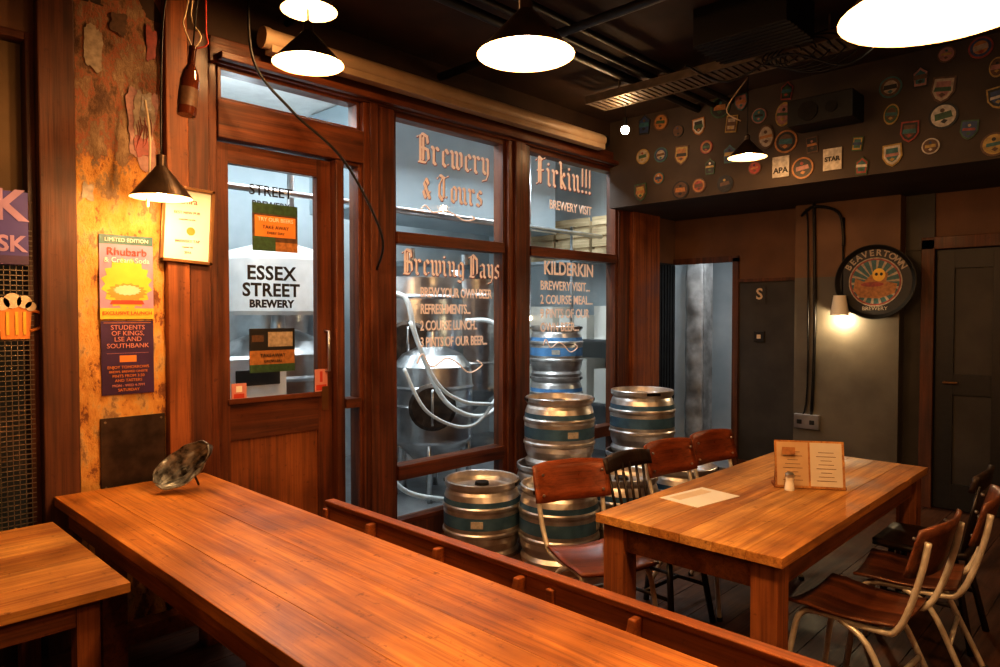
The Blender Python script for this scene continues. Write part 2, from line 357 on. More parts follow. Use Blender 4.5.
blackletter(w3,'Brewery',xs,3.50,2.69,.125,sx=1.2)
blackletter(w3,'& Tours',xs,3.48,2.44,.115,sx=1.15)
blackletter(w3,'Brewing Days',xs,3.49,1.89,.105,sx=1.17)
for i,s in enumerate(['BREW YOUR OWN BEER','REFRESHMENTS...','2 COURSE LUNCH..','3 PINTS OF OUR BEER...']):
    txt(w3,s,(xs,3.15,1.76-.12*i),.10,'sign',bold=.002,space=.95,sx=.68)
blackletter(w4,'Firkin!!!',xs,4.80,2.71,.14,sx=1.15)
txt(w4,'BREWERY VISIT',(xs,4.88,2.55),.11,'sign',align='CENTER',bold=.0015,sx=.8)
txt(w4,'KILDERKIN',(xs,4.86,2.0),.16,'sign',align='CENTER',bold=.004,sx=.9)
for i,s in enumerate(['BREWERY VISIT...','2 COURSE MEAL...','9 PINTS OF OUR','OWN BEER...']):
    txt(w4,s,(xs,4.46,1.85-.12*i),.11,'sign',bold=.002,sx=.85)
b=B()
def swirl(b,y,z,w,h):
    b.tube([(xs,y-w,z+h*.2),(xs,y-w*.85,z+h),(xs,y-w*.6,z-h*.2),(xs,y-w*.2,z+h*.5),(xs,y+w*.1,z+h*.1),(xs,y+w*.5,z-h),(xs,y+w*.9,z-h*.4),(xs,y+w*.75,z+h*.1)],.0055,'sign',6,6)
swirl(b,3.46,1.24,.34,.08); swirl(b,3.44,2.35,.28,.035); swirl(b,4.75,1.33,.25,.06)
b.make('painted_flourish',parent=w3)
b=B()
for i in range(70): b.bb((-3.80,-.25,.40+i*.023),(-3.797,.80,.404+i*.023),'galv')
for i in range(44): b.bb((-3.80,-.25+i*.024,.40),(-3.797,-.247+i*.024,2.0),'galv')
b.make('wire_mesh',parent=w5)
b=B(); b.bb((-3.89,-.26,2.13),(-3.87,.78,2.86),'panerefl'); b.make('pane_reflection_sheet',parent=w5)  # tan sheet added behind the pane, standing in for its warm reflection
b=B(); b.bb((-3.779,.38,1.83),(-3.772,.78,2.16),'neon'); b.bb((-3.772,.38,1.83),(-3.771,.78,1.87),'purple'); b.tube([(-3.776,.6,2.16),(-3.79,.6,2.9)],.003,'black',5); o=b.make('illuminated_poster')
txt(o,'K',(-3.769,.77,2.09),.19,'lilac',align='RIGHT',bold=.006); txt(o,'ASK',(-3.769,.77,1.92),.10,'lilac',align='RIGHT',bold=.003)
b=B()
T=Matrix.Translation((-3.79,.73,1.58))@Euler(RW).to_matrix().to_4x4()
b.prism([(-.06,-.09),(.05,-.09),(.06,.06),(-.07,.06)],.012,'orange',T)
for dx,dy,r in[(-.055,.07,.03),(-.015,.085,.035),(.03,.08,.03),(.055,.06,.022)]:
    b.prism([(dx+r*math.cos(a*math.pi/8),dy+r*math.sin(a*math.pi/8)) for a in range(16)],.016,'cream',T)
for dx in(-.035,0,.03): b.prism([(dx-.006,-.07),(dx+.006,-.07),(dx+.006,.035),(dx-.006,.035)],.015,'yellow',T)
b.T=T; b.tube([(.05,.04,.006),(.095,.03,.006),(.10,-.03,.006),(.05,-.055,.006)],.008,'orange',6,4); b.T=Matrix.Identity(4)
b.make('beer_mug_sign')
# ------------------------------------------------------------ brewery door
b=B(); y0,y1=1.675,2.415; x0,x1=-3.885,-3.835
b.bb((x0,y0,.01),(x1,y0+.075,2.57),'frame'); b.bb((x0,y1-.10,.01),(x1,y1,2.57),'frame')
b.bb((x0,y0+.075,2.46),(x1,y1-.10,2.57),'frameh'); b.bb((x0,y0+.075,.88),(x1,y1-.10,1.10),'frameh')
b.bb((x0,y0+.075,.01),(x1,y1-.10,.25),'frameh'); b.bb((x0+.015,y0+.075,.25),(x1-.015,y1-.10,.88),'post')
b.bb((x1,y0+.06,1.09),(x1+.015,y1-.085,1.12),'frameh')
b.quad([(-3.86,y0+.07,1.1),(-3.86,y1-.1,1.1),(-3.86,y1-.1,2.46),(-3.86,y0+.07,2.46)],'glass')
b.tube([(x1,y1-.05,1.25),(x1+.05,y1-.05,1.25),(x1+.05,y1-.05,1.5),(x1,y1-.05,1.5)],.009,'steel',8)
b.bb((x1,y1-.075,1.0),(x1+.008,y1-.03,1.15),'gold')
door=b.make('door_1',bevel=.003)
xd=-3.855
for s,z,sz in[('ESSEX',1.845,.115),('STREET',1.745,.108),('BREWERY',1.665,.062)]:
    txt(door,s,(xd,2.02,z),sz,'ink',align='CENTER',bold=.003,space=1.05)
for s,z,sz in[('STREET',2.33,.085),('BREWERY',2.25,.055)]:  # upper repeat is the sign's reflection in the glass, built as lettering
    txt(door,s,(xd,2.02,z),sz,'ink',align='CENTER',bold=.001)
def poster(name,yc,zc,w,h,base,stripes=(),x=-3.789,texts=(),parent=None,th=.003):
    b=B(); b.bb((x,yc-w/2,zc-h/2),(x+th,yc+w/2,zc+h/2),base)
    for k,(fy0,fz0,fy1,fz1,mm) in enumerate(stripes):
        e=.0006*(k+1)
        b.bb((x+th,yc-w/2+fy0*w,zc-h/2+fz0*h),(x+th+e,yc-w/2+fy1*w,zc-h/2+fz1*h),mm)
    o=b.make(name,parent=parent)
    for s,fz,sz,mm in texts: txt(o,s,(x+th+.005,yc,zc-h/2+fz*h),sz,mm,align='CENTER')
    return o
poster('door_flyer',2.045,2.12,.29,.28,'b_brown',[(0,.0,.5,.3,'b_green'),(.5,0,1,.2,'b_orange'),(.0,.78,1,1,'b_green'),(.05,.3,.95,.74,'orange')],x=xd,texts=[('TRY OUR BEERS',.66,.032,'paper'),('TAKE AWAY',.5,.03,'ink'),('EVERY DAY',.38,.022,'ink')],parent=door)
poster('door_flyer',2.02,1.39,.29,.26,'ink',[(0,.18,1,.5,'b_orange'),(0,0,1,.18,'b_green'),(.40,.58,.95,.92,'b_cream'),(.05,.7,.3,.85,'b_brown')],x=xd,texts=[('TAKEAWAY',.38,.030,'ink'),('GROWLERS',.25,.022,'ink')],parent=door)
poster('door_sticker',1.81,1.155,.09,.10,'pink',[(.15,.15,.85,.4,'red'),(.3,.5,.7,.85,'paper')],x=xd,parent=door)
poster('door_sticker',2.335,1.19,.09,.14,'pink',[(.1,.05,.9,.3,'red'),(.4,.42,.6,.9,'red')],x=-3.833,parent=door)
p=poster('launch_poster',1.20,1.79,.25,.42,'lilac',[(0,.89,1,1,'b_teal'),(0,.0,1,.13,'yellow')],texts=[('LIMITED EDITION',.94,.026,'paper'),('Rhubarb',.80,.055,'red'),('& Cream Soda',.70,.036,'paper'),('EXCLUSIVE LAUNCH',.07,.025,'red')])
b=B(); T=Matrix.Translation((-3.7855,1.20,1.755))@Euler(RW).to_matrix().to_4x4()
star=[((.122 if k%2 else .10)*math.cos(k*math.pi/16),(.135 if k%2 else .115)*math.sin(k*math.pi/16)) for k in range(32)]
b.prism(star,.0008,'yellow',T); b.prism([(x*.8,y*.35-.04) for x,y in star],.002,'orange',T); b.prism([(x*.55,y*.2-.03) for x,y in star],.003,'cream',T); b.prism([(-.08,-.10),(.08,-.10),(.07,-.08),(-.07,-.08)],.003,'red',T); b.make('poster_burst',parent=p)
poster('student_poster',1.20,1.385,.245,.37,'purple',[(.1,.56,.9,.563,'pink'),(.34,.44,.66,.53,'orange'),(.05,.972,.95,.978,'orange')],texts=[('STUDENTS',.91,.033,'pink'),('OF KINGS,',.83,.033,'pink'),('LSE AND',.75,.033,'pink'),('SOUTHBANK',.66,.033,'pink'),('ENJOY TOMORROWS',.37,.020,'orange'),('BREWS, BREWED ONSITE',.31,.016,'orange'),('PINTS FROM 3.50',.25,.020,'orange'),('AND TASTERS',.19,.020,'orange'),('MON - WED 4-7PM',.12,.018,'pink'),('SATURDAY',.06,.020,'orange')])
b=B()
def tear(yc,zc,w_,h_,mm,x,seed):
    pts=[]
    for k in range(44):
        a=2*math.pi*k/44; ca,sa=math.cos(a),math.sin(a)
        q=1/max(abs(ca),abs(sa)); q=min(q,1.25)
        q*=.82+.38*mnoise.noise(Vector((ca*1.6+seed,sa*1.6,seed)))+.16*mnoise.noise(Vector((ca*6,sa*6+seed,2)))
        pts.append((w_/2*ca*q,h_/2*sa*q))
    b.prism(pts,.002,mm,Matrix.Translation((x,yc,zc))@Euler(RW).to_matrix().to_4x4())
tear(1.285,2.56,.17,.46,'b_pink',-3.790,3); tear(1.29,2.60,.12,.28,'b_cream',-3.7875,5); tear(1.28,2.46,.08,.12,'b_red',-3.785,9); tear(1.30,2.68,.06,.08,'b_white',-3.7845,12)
for i in range(9): b.tube([(-3.785,1.25+.008*i,2.44+.025*(i%4)),(-3.780,1.262+.008*i,2.50+.02*(i%5)),(-3.785,1.255+.008*i,2.57+.02*(i%3))],.0018,'b_red',5,3)
for i,(yc,zc,w_,h_,mm) in enumerate(((1.06,2.9,.10,.22,'b_cream'),(1.18,3.05,.09,.12,'b_brown'),(1.33,3.0,.06,.2,'b_red'),(1.03,2.2,.06,.10,'b_cream'))):
    tear(yc,zc,w_,h_,mm,-3.790,20+i)
b.make('torn_paper_notice')
b=B(); b.bb((-3.796,1.07,.72),(-3.786,1.375,1.085),'plate')
for y in(1.09,1.355):
    for z in(.74,1.065): b.cyl((-3.786,y,z),.006,.004,'galv',8,(0,math.pi/2,0))
b.make('steel_plate')
b=B(); w,h=.27,.40
b.bb((0,-w/2,-h/2),(.004,w/2,h/2),'paper')
for a,c in[((-w/2,-h/2),(w/2,-h/2+.016)),((-w/2,h/2-.016),(w/2,h/2)),((-w/2,-h/2),(-w/2+.016,h/2)),((w/2-.016,-h/2),(w/2,h/2))]:
    b.bb((0,a[0],a[1]),(.022,c[0],c[1]),'gold')
b.cyl((.004,.02,-.03),.022,.002,'orange',20,(0,math.pi/2,0))
cert=b.make('framed_certificate',loc=(-3.749,1.485,2.075),bevel=.002,rot=(math.radians(-3),0,0))
for i,(s,sz,z) in enumerate([('camra',.045,2.20),('BEST NEW PUB',.020,2.14),('awarded to the',.014,2.105),('BREWERY TAP',.020,1.99),('runner up',.014,1.96),('2016',.018,1.93)]):
    txt(cert,s,(-3.743,1.485,z),sz,'inkred' if i==0 else 'ink',align='CENTER')
b=B(); b.lathe([(.001,0),(.055,0),(.055,3.15),(.001,3.15)],'screen',(-3.64,1.9,3.14),16,(-math.pi/2,0,0))
b.bb((-3.68,1.9,3.06),(-3.60,5.05,3.10),'screen'); b.bb((-3.8,1.95,3.14),(-3.64,1.98,3.17),'blackm'); b.bb((-3.8,4.95,3.14),(-3.64,4.98,3.17),'blackm')
b.cyl((-3.64,1.86,3.14),.06,.04,'screen',16,(-math.pi/2,0,0)); b.cyl((-3.64,5.05,3.14),.06,.04,'blackm',16,(-math.pi/2,0,0))
b.make('projector_screen_case',bevel=.003)
# ------------------------------------------------------------ brewery behind glass
b=B(); b.bb((-6.7,1.1,-.05),(-3.92,6.7,0),'brewfloor'); b.make('floor_brewery')
b=B(); b.bb((-6.7,1.1,3.4),(-3.95,6.7,3.5),'white'); b.make('ceiling_brewery')
b=B(); b.bb((-6.8,1.1,0),(-6.7,6.7,3.4),'brewwall'); b.make('wall_brewery_left')
b=B(); b.bb((-6.7,6.7,0),(-4.75,6.8,3.4),'brewwall'); b.bb((-4.75,6.7,0),(-3.92,6.75,3.4),'brewwall'); b.make('wall_brewery_back')
b=B(); b.bb((-6.7,1.0,0),(-3.95,1.1,3.4),'brewwall'); b.make('wall_brewery_near')
b=B(); b.bb((-5.6,3.3,2.50),(-4.95,6.0,3.39),'panel'); b.bb((-4.95,3.3,2.50),(-4.93,6.0,2.54),'steel'); b.make('brewery_air_duct',bevel=.01)
def tank(name,x,y,r,z0,z1,mat='steel',cone=True,legs=True,manway=True):
    b=B(); 
    prof=[(.03,z0-.35),(.05,z0-.3),(r*.98,z0),(r,z0+.02),(r,z0+.3),(r+.008,z0+.31),(r,z0+.33),(r,z1-.2),(r+.01,z1-.18),(r,z1-.16),(r*.97,z1),(r*.75,z1+.10),(r*.35,z1+.17),(.06,z1+.18),(.05,z1+.3),(.001,z1+.3)]
    if not cone: prof=[(.001,z0),(r,z0)]+prof[3:]
    b.lathe(prof,mat,(0,0,0),40)
    if legs:
        for k in range(4):
            a=math.pi/4+k*math.pi/2; b.tube([(r*.9*math.cos(a),r*.9*math.sin(a),0),(r*.9*math.cos(a),r*.9*math.sin(a),z0+.1)],.022,'steel',8)
    if manway:
        a=math.radians(-40); cx,cy=(r+.0)*math.cos(a),(r+.0)*math.sin(a)
        b.lathe([(.001,.05),(.17,.05),(.20,.03),(.20,-.05)],'plate',(cx,cy,(z0+z1)/2),24,(0,math.pi/2,a))
        b.tube([(cx*1.15,cy*1.15,(z0+z1)/2-.15),(cx*1.22,cy*1.22,(z0+z1)/2),(cx*1.15,cy*1.15,(z0+z1)/2+.15)],.012,'steel',8,4)
    return b.make(name,loc=(x,y,0))
tank('brewing_tank',-5.15,2.75,.46,.45,1.30,cone=False,manway=False)
b=B(); b.lathe([(.001,0),(.45,0),(.47,.03),(.47,.42),(.44,.48),(.2,.55),(.10,.56),(.10,.85),(.001,.85)],'white',(0,0,0),36)
b.tube([(.2,0,.5),(.22,0,1.2),(.18,-.3,1.3),(.1,-.9,1.3)],.03,'steel',8)
b.make('water_tank',loc=(-5.15,2.75,1.60))
tank('fermenting_vessel',-5.35,4.25,.52,.75,1.95)
tank('fermenting_vessel',-6.1,3.2,.42,.75,2.1,manway=False)
tank('fermenting_vessel',-4.72,4.0,.36,.5,1.15,manway=True)
tank('fermenting_vessel',-5.9,5.5,.45,.75,2.0,manway=False)
b=B()
b.tube([(-4.6,3.2,1.7),(-4.3,3.35,1.75),(-4.25,3.45,1.4),(-4.2,3.7,.9),(-4.15,4.1,.75),(-4.2,4.45,1.0),(-4.3,4.4,1.5),(-4.5,4.2,1.55)],.02,'hose',8,8)
b.tube([(-4.15,3.3,1.55),(-4.1,3.5,1.1),(-4.1,3.8,.9),(-4.1,4.3,.8),(-4.15,4.6,.5),(-4.3,4.5,.03)],.016,'hose',8,8)
b.tube([(-4.25,3.0,1.2),(-4.3,3.1,.6),(-4.25,3.3,.25),(-4.2,3.7,.1),(-4.3,4.0,.03)],.02,'hose',8,8)
b.tube([(-4.1,3.2,1.2),(-4.05,3.4,.85),(-4.08,3.9,.7),(-4.1,4.3,1.05),(-4.1,4.5,1.5)],.014,'hose',8,8)
b.make('brewery_hoses')
b=B()
b.tube([(-4.4,1.3,2.44),(-4.4,6.1,2.44)],.022,'steel',8)
b.tube([(-4.35,2.95,0),(-4.35,2.95,3.4)],.03,'white',8); b.tube([(-4.5,5.05,1.6),(-4.5,5.05,3.4)],.02,'steel',8)
b.make('brewery_pipework')
b=B()
b.bb((-4.6,1.85,.85),(-4.1,2.35,.88),'steel'); b.bb((-4.58,1.87,.2),(-4.12,2.33,.22),'steel')
for x in(-4.58,-4.12):
    for y in(1.87,2.33): b.tube([(x,y,0),(x,y,.86)],.015,'steel',8)
b.bb((-4.55,1.9,.88),(-4.2,2.3,1.32),'white'); b.bb((-4.2,1.95,1.15),(-4.19,2.25,1.25),'walldk')
b.make('steel_prep_trolley',bevel=.004)
b=B()
for z in(.6,1.3,2.2):
    b.bb((-5.7,6.2,z),(-4.1,6.68,z+.03),'steel')
for x in(-5.7,-4.9,-4.13): b.bb((x,6.2,0),(x+.03,6.23,2.6),'steel')
b.make('brewery_shelf')
b=B()
for k in range(3):
    for j in range(4):
        b.bb((-5.65+k*.52,6.22,2.235+j*.12),(-5.17+k*.52,6.24,2.325+j*.12),'crate')
    b.bb((-5.63+k*.52,6.241,2.232),(-5.19+k*.52,6.6,2.65),'crate')
b.make('slatted_crates')
b=B()
for k in range(3):
    b.bb((-5.6+k*.5,6.25,1.332),(-5.2+k*.5,6.6,1.7-.1*(k%2)),'paper')
    b.bb((-5.6+k*.5,6.25,.632),(-5.2+k*.5,6.6,1.0+.1*(k%2)),'paper')
b.make('ingredient_boxes')
for y in(1.75,2.95,4.4,5.8):
    b=B(); b.bb((-4.28,y-.5,3.34),(-4.16,y+.5,3.4),'white'); b.lathe([(.001,0),(.018,0),(.018,.95),(.001,.95)],'tube',(-4.22,y-.47,3.315),10,(-math.pi/2,0,0)); b.make('brewery_tube_light')
def area(name,loc,size,e,col,rot=(0,0,0),sy=None):
    l=bpy.data.lights.new(name,'AREA'); l.energy=e; l.color=col; l.size=size
    if sy: l.shape='RECTANGLE'; l.size_y=sy
    o=bpy.data.objects.new(name,l); COL.objects.link(o); o.location=loc; o.rotation_euler=rot
CW=(.82,.93,1)
for y in(1.75,2.95,4.4,5.8): area('brewery_light',(-4.22,y,3.28),.15,31,CW,rot=(0,math.radians(-25),0),sy=1.0)
area('brewery_light',(-6.1,3.6,3.3),.3,38,CW,sy=3)
l=bpy.data.lights.new('brewery_light','POINT'); l.energy=28; l.color=CW; l.shadow_soft_size=.15  # fill point without a fitting, added to brighten the transom
o=bpy.data.objects.new('brewery_light',l); COL.objects.link(o); o.location=(-4.7,2.2,2.95)
# corridor
b=B(); b.bb((-4.75,6.8,-.05),(-2.6,8.6,0),'brewfloor'); b.make('floor_corridor')
b=B(); b.bb((-4.75,6.7,2.7),(-2.6,8.6,2.8),'white'); b.make('ceiling_corridor')
b=B(); b.bb((-4.75,8.5,0),(-2.6,8.6,2.7),'brewwall'); b.make('wall_corridor_back')
b=B(); b.bb((-4.8,6.8,0),(-4.75,8.6,2.7),'brewwall'); b.make('wall_corridor_left')
b=B(); b.bb((-2.6,6.7,0),(-2.55,8.6,2.7),'brewwall'); b.make('wall_corridor_right')
b=B()
def rock(u,v):
    return Vector((-4.14+u*.20,7.50+.008*math.sin(v*23+u*5)+.006*math.sin(v*57)-.03*math.sin(u*3.1),v*2.7))
b.sheet(rock,8,70,.06,'stone'); b.bb((-4.13,7.54,0),(-3.95,7.75,2.7),'stone')
b.bb((-4.75,7.56,0),(-4.13,7.64,2.7),'brewwall'); b.make('wall_corridor_pillar')
area('corridor_light',(-3.5,7.15,2.66),.4,20,(.90,.95,1))
b=B()
for i in range(6): b.bb((-3.799,6.24+i*.055,.72),(-3.77,6.28+i*.055,2.12),'blackm')
b.bb((-3.799,6.22,.70),(-3.785,6.57,2.14),'black'); b.make('louvre_panel')
# ------------------------------------------------------------ ceiling services
b=B()
for y in(4.36,4.60): b.bb((-3.3,y,3.24),(-1.25,y+.012,3.30),'galv')
for i in range(42): b.bb((-3.3+i*.05,4.37,3.245),(-3.267+i*.05,4.60,3.255),'galv')
for x in(-3.0,-2.2,-1.5): b.bb((x,4.37,3.25),(x+.01,4.38,3.4),'galv'); b.bb((x,4.59,3.25),(x+.01,4.60,3.4),'galv')
b.make('cable_tray')
b=B(); b.tube([(-3.2,4.45,3.275),(-2.2,4.5,3.28),(-1.6,4.42,3.30),(-1.2,4.5,3.2),(-1.0,4.6,3.3)],.012,'black',6,6)
for k in range(6):
    r=.12+.03*k; cx,cz=-1.75+.05*k,3.20
    b.tube([(cx+r*math.cos(a*.5),4.3+.02*k,cz+.45*r*math.sin(a*.5)) for a in range(13)],.005,'black',5,3)
b.tube([(-2.4,4.3,3.3),(-2.1,4.3,3.12),(-1.7,4.25,3.18),(-1.35,4.3,3.05),(-1.1,4.4,3.3)],.007,'black',6,6)
b.tube([(-2.2,4.82,3.3),(-2.35,4.8,3.1),(-2.25,4.82,3.0)],.005,'cream',6,6)
b.make('ceiling_cables')
b=B()
for x,r in((-2.9,.03),(-2.6,.02),(-2.75,.02)): b.tube([(x,-1,3.34),(x,5.4,3.34)],r,'black',8)
b.tube([(-3.8,3.3,3.31),(2.4,3.3,3.31)],.028,'black',8); b.tube([(-3.8,2.1,3.33),(2.4,2.1,3.33)],.02,'blackm',8)
b.make('ceiling_pipes')
b=B(); b.bb((-2.05,3.75,3.18),(-1.5,4.15,3.40),'black')
for i in range(8): b.bb((-2.06,3.77+i*.047,3.175),(-1.49,3.79+i*.047,3.182),'blackm')
b.make('ceiling_vent',bevel=.004)
b=B(); b.bb((-2.05,5.15,2.98),(-1.6,5.4,3.17),'black'); b.cyl((-1.9,5.15,3.07),.07,.01,'blackm',20,(math.pi/2,0,0)); b.cyl((-1.74,5.15,3.07),.04,.01,'blackm',20,(math.pi/2,0,0)); b.make('wall_speaker',bevel=.006)
b=B(); b.tube([(-3.5,1.72,3.4),(-3.5,1.74,2.95),(-3.48,1.95,2.72),(-3.5,2.3,2.5),(-3.55,2.6,2.1),(-3.74,2.7,1.9)],.008,'black',6,8); b.make('hanging_cable')
# ------------------------------------------------------------ lamps
EK=1.35
LC=(1,.53,.21)
def point(loc,e,r=.035,col=LC):
    l=bpy.data.lights.new('lamp_light','POINT'); l.energy=e*EK; l.color=col; l.shadow_soft_size=r
    o=bpy.data.objects.new('lamp_light',l); COL.objects.link(o); o.location=loc; return o
def pendant(x,y,z,w,e,h=None,ztop=3.4,tilt=(0,0)):
    h=h or w*.5; b=B(); R=w/2
    b.lathe([(R,0),(R*.14,h*.92),(R*.14,h*1.15),(.012,h*1.2),(.001,h*1.2)],'shadeout')
    b.lathe([(R,0),(R*.985,.002),(R*.13,h*.90),(.001,h*.90)],'shadein')
    b.lathe([(.001,h*.80),(.018,h*.8),(.018,h*.55),(.032,h*.42),(.036,h*.3),(.03,h*.17),(.015,h*.1),(.001,h*.08)],'bulb',seg=16)
    b.tube([(0,0,h*1.18),(0,0,ztop-z)],.004,'black',6)
    o=b.make('pendant_lamp',loc=(x,y,z))
    l=point((x,y,z-.02),e); 
    bpy.context.view_layer.update(); l.parent=o; l.matrix_parent_inverse=o.matrix_world.inverted()
    return o
pendant(-3.14,1.86,3.13,.28,15)
pendant(-2.66,1.57,2.67,.30,27)
pendant(-1.53,1.70,2.45,.32,42)
pendant(-.39,1.84,2.29,.42,44)
pendant(-2.2,4.82,2.73,.27,9)
pendant(.9,.4,2.5,.36,24); pendant(1.2,3.6,2.5,.36,22); pendant(-1.2,-.9,2.6,.36,24)  # out-of-view pendants, added for extra room light
b=B(); b.tube([(0,0,.12),(0,0,.32)],.004,'black',6); b.cyl((0,0,.05),.018,.07,'blackm',12); b.sph((0,0,.02),.034,'bulb'); b.make('bare_bulb_lamp',loc=(-3.20,4.76,3.08)); point((-3.20,4.71,3.03),4)
b=B(); R=.14
b.lathe([(R,0),(.022,.15),(.022,.20),(.001,.21)],'shadeout'); b.lathe([(R*.98,.001),(.02,.145),(.001,.146)],'shadein')
b.lathe([(.001,.12),(.018,.11),(.03,.06),(.03,.03),(.001,.0)],'bulb',seg=16)
b.tube([(0,0,.2),(.01,.0,.5),(-.02,.03,.9),(.0,.10,1.25)],.005,'black',6,5)
b.tube([(-.12,-.02,-.03),(-.14,0,.3),(-.2,.0,.5)],.006,'cream',6,4)
b.make('pillar_lamp',loc=(-3.42,1.24,2.15)); point((-3.42,1.24,2.13),13)
b=B(); b.lathe([(.001,0),(.042,0),(.045,.01),(.045,.17),(.036,.215),(.018,.25),(.017,.32),(.020,.325),(.020,.34),(.001,.34)],'brown_glass'); b.lathe([(.0455,.04),(.0455,.13)],'b_brown'); 
b.tube([(0,0,.33),(.0,0,.80)],.004,'black',6)
b.tube([(0,0,.33),(.01,.03,.40),(-.01,-.02,.50),(0,0,.80)],.004,'cream',6,4)
b.tube([(0,0,.33),(.02,.06,.37),(.01,.05,.45),(0,.02,.80)],.004,'red',6,4)
b.tube([(0,0,.33),(.02,-.06,.42),(.01,-.05,.5),(0,-.02,.80)],.004,'cream',6,4)
b.make('hanging_beer_bottle',loc=(-3.45,1.37,2.57),rot=(math.radians(-6),0,0))
b=B(); b.lathe([(.001,.12),(.035,.12),(.045,0),(.04,0)],'paper',(0,0,0),20,(math.radians(35),0,0)); b.lathe([(.04,.003),(.001,.003)],'bulb',(0,0,0),20,(math.radians(35),0,0)); b.tube([(0,-.04,.08),(0,-.04,.28)],.006,'black',6); b.make('ceiling_spotlight',loc=(-1.13,4.3,3.14))
b=B(); b.lathe([(.075,0),(.05,.17),(.001,.17)],'paper',(0,-.09,0),24); b.lathe([(.073,.002),(.05,.16)],'shadein',(0,-.09,0),24); b.sph((0,-.09,.06),.025,'bulb'); b.bb((-.02,-.06,.08),(.02,0,.14),'blackm'); b.tube([(0,-.02,.14),(0,-.012,.85)],.01,'blackm',6)
b.make('wall_sconce',loc=(-2.06,6.45,1.60)); point((-2.06,6.36,1.56),12,.02,(1,.76,.46))
# ------------------------------------------------------------ beer badges
b=B()
cols=['b_red','b_orange','b_teal','b_yellow','b_green','b_blue','b_pink','b_cream','b_black','b_white','b_brown','b_black','b_brown']
def badge(b,x,z,r,kind,c1,c2,c3,c4):
    T=Matrix.Translation((x,5.399,z))@Euler(RB).to_matrix().to_4x4()@Matrix.Rotation(random.uniform(-.15,.15),4,'Z')
    if kind==0: P=lambda s:[(s*math.cos(a*math.pi/12),s*math.sin(a*math.pi/12)) for a in range(24)]
    elif kind==1: P=lambda s:[(-s*.8,s),(s*.8,s),(s*.85,-s*.2),(s*.5,-s*.8),(0,-s*1.1),(-s*.5,-s*.8),(-s*.85,-s*.2)]
    elif kind==2: P=lambda s:[(-s*.7,-s),(s*.7,-s),(s*.7,s),(-s*.7,s)]
    elif kind==3: P=lambda s:[(s*.75*math.cos(a*math.pi/12),s*1.1*math.sin(a*math.pi/12)) for a in range(24)]
    else: P=lambda s:[(-s*.6,-s),(s*.6,-s),(s*.7,s*.5),(s*.35,s*.75),(0,s*1.1),(-s*.35,s*.75),(-s*.7,s*.5)]
    b.prism(P(r),.008,c1,T); b.prism(P(r*.84),.010,c2,T)
    b.prism(P(r*.62),.0115,random.choice([c2,c4]),T)
    h=random.uniform(.12,.25)
    b.prism([(-r*.6,-r*h),(r*.6,-r*h),(r*.55,r*h),(-r*.55,r*h)],.013,c3,T)
    b.prism([(q,w-r*.42) for q,w in [(-r*.25,0),(0,-r*.2),(r*.25,0),(0,r*.16)]],.013,c1,T)
    b.prism([(r*.16*math.cos(a),r*.16*math.sin(a)+r*.42) for a in [k*math.pi/4 for k in range(8)]],.013,c4,T)
pos=[];tries=0
while len(pos)<56 and tries<9000:
    tries+=1
    x=random.uniform(-3.5,-.1); z=random.uniform(2.67,3.34)
    if -2.12<x<-1.53 and z>2.9: continue
    if abs(x+2.19)<.14 and abs(z-2.75)<.16: continue
    if abs(x+1.81)<.14 and abs(z-2.75)<.16: continue
    if all((x-p[0])**2+(z-p[1])**2>.165**2 for p in pos):
        pos.append((x,z)); c=random.sample(cols,4)
        badge(b,x,z,random.uniform(.05,.088),random.choice([0,0,0,0,1,1,2,3,4]),*c)
for x in(-2.19,-1.81): b.bb((x-.065,5.388,2.67),(x+.065,5.399,2.83),'b_white')
o=b.make('beer_badge_collection')
txt(o,'APA',(-2.19,5.385,2.72),.06,'ink',RB,'CENTER',bold=.002); txt(o,'STAR',(-1.81,5.385,2.75),.045,'ink',RB,'CENTER',bold=.002)
# ------------------------------------------------------------ back wall objects
b=B(); R=.31
b.lathe([(.001,0),(R*.9,0),(R*.93,.008),(R,.03),(R*1.02,.028),(R*.97,-.02),(.001,-.02)],'black',seg=48)
b.lathe([(.001,.002),(R*.64,.002)],'b_red',seg=48); b.lathe([(R*.64,.003),(R*.67,.003)],'b_cream',seg=48)
b.lathe([(.001,.003),(R*.60,.003)],'b_teal',seg=48)
for k in range(18):
    a=k*math.pi/9; b.prism([(R*.60*math.cos(a),R*.60*math.sin(a)),(R*.60*math.cos(a+.12),R*.60*math.sin(a+.12)),(.03*math.cos(a+.06),.03*math.sin(a+.06))],.0045,'b_cream')
b.prism([(x*.17,y*.11-.03) for x,y in [(-1,-.3),(-.7,-.9),(.2,-1),(.9,-.6),(1,.1),(.5,.3),(.6,.9),(.2,1.2),(-.2,.8),(-.5,.3),(-.9,.6)]],.006,'b_orange')
b.prism([(.05*math.cos(a*math.pi/8)+.03,.055*math.sin(a*math.pi/8)+.06) for a in range(16)],.008,'yellow')
for dx in(.012,.05): b.prism([(.012*math.cos(a*math.pi/4)+dx,.014*math.sin(a*math.pi/4)+.065) for a in range(8)],.010,'black')
b.prism([(.09*math.cos(a*math.pi/8)-.02,.02*math.sin(a*math.pi/8)-.02) for a in range(16)],.008,'b_red')
sg=b.make('round_tray_sign',loc=(-1.80,6.425,1.88),rot=RB)
word='BEAVERTOWN'
inv=(Matrix.Translation((-1.80,6.425,1.88))@Euler(RB).to_matrix().to_4x4()).inverted()
for i,ch in enumerate(word):
    a=math.radians(90+58-i*116/9); r=R*.79
    o=txt(None,ch,(-1.80+r*math.cos(a),6.42,1.88+r*math.sin(a)),.072,'b_cream',RB,'CENTER',bold=.002)
    o.rotation_euler=(math.pi/2,-(a-math.pi/2),0); o.parent=sg; o.matrix_parent_inverse=inv
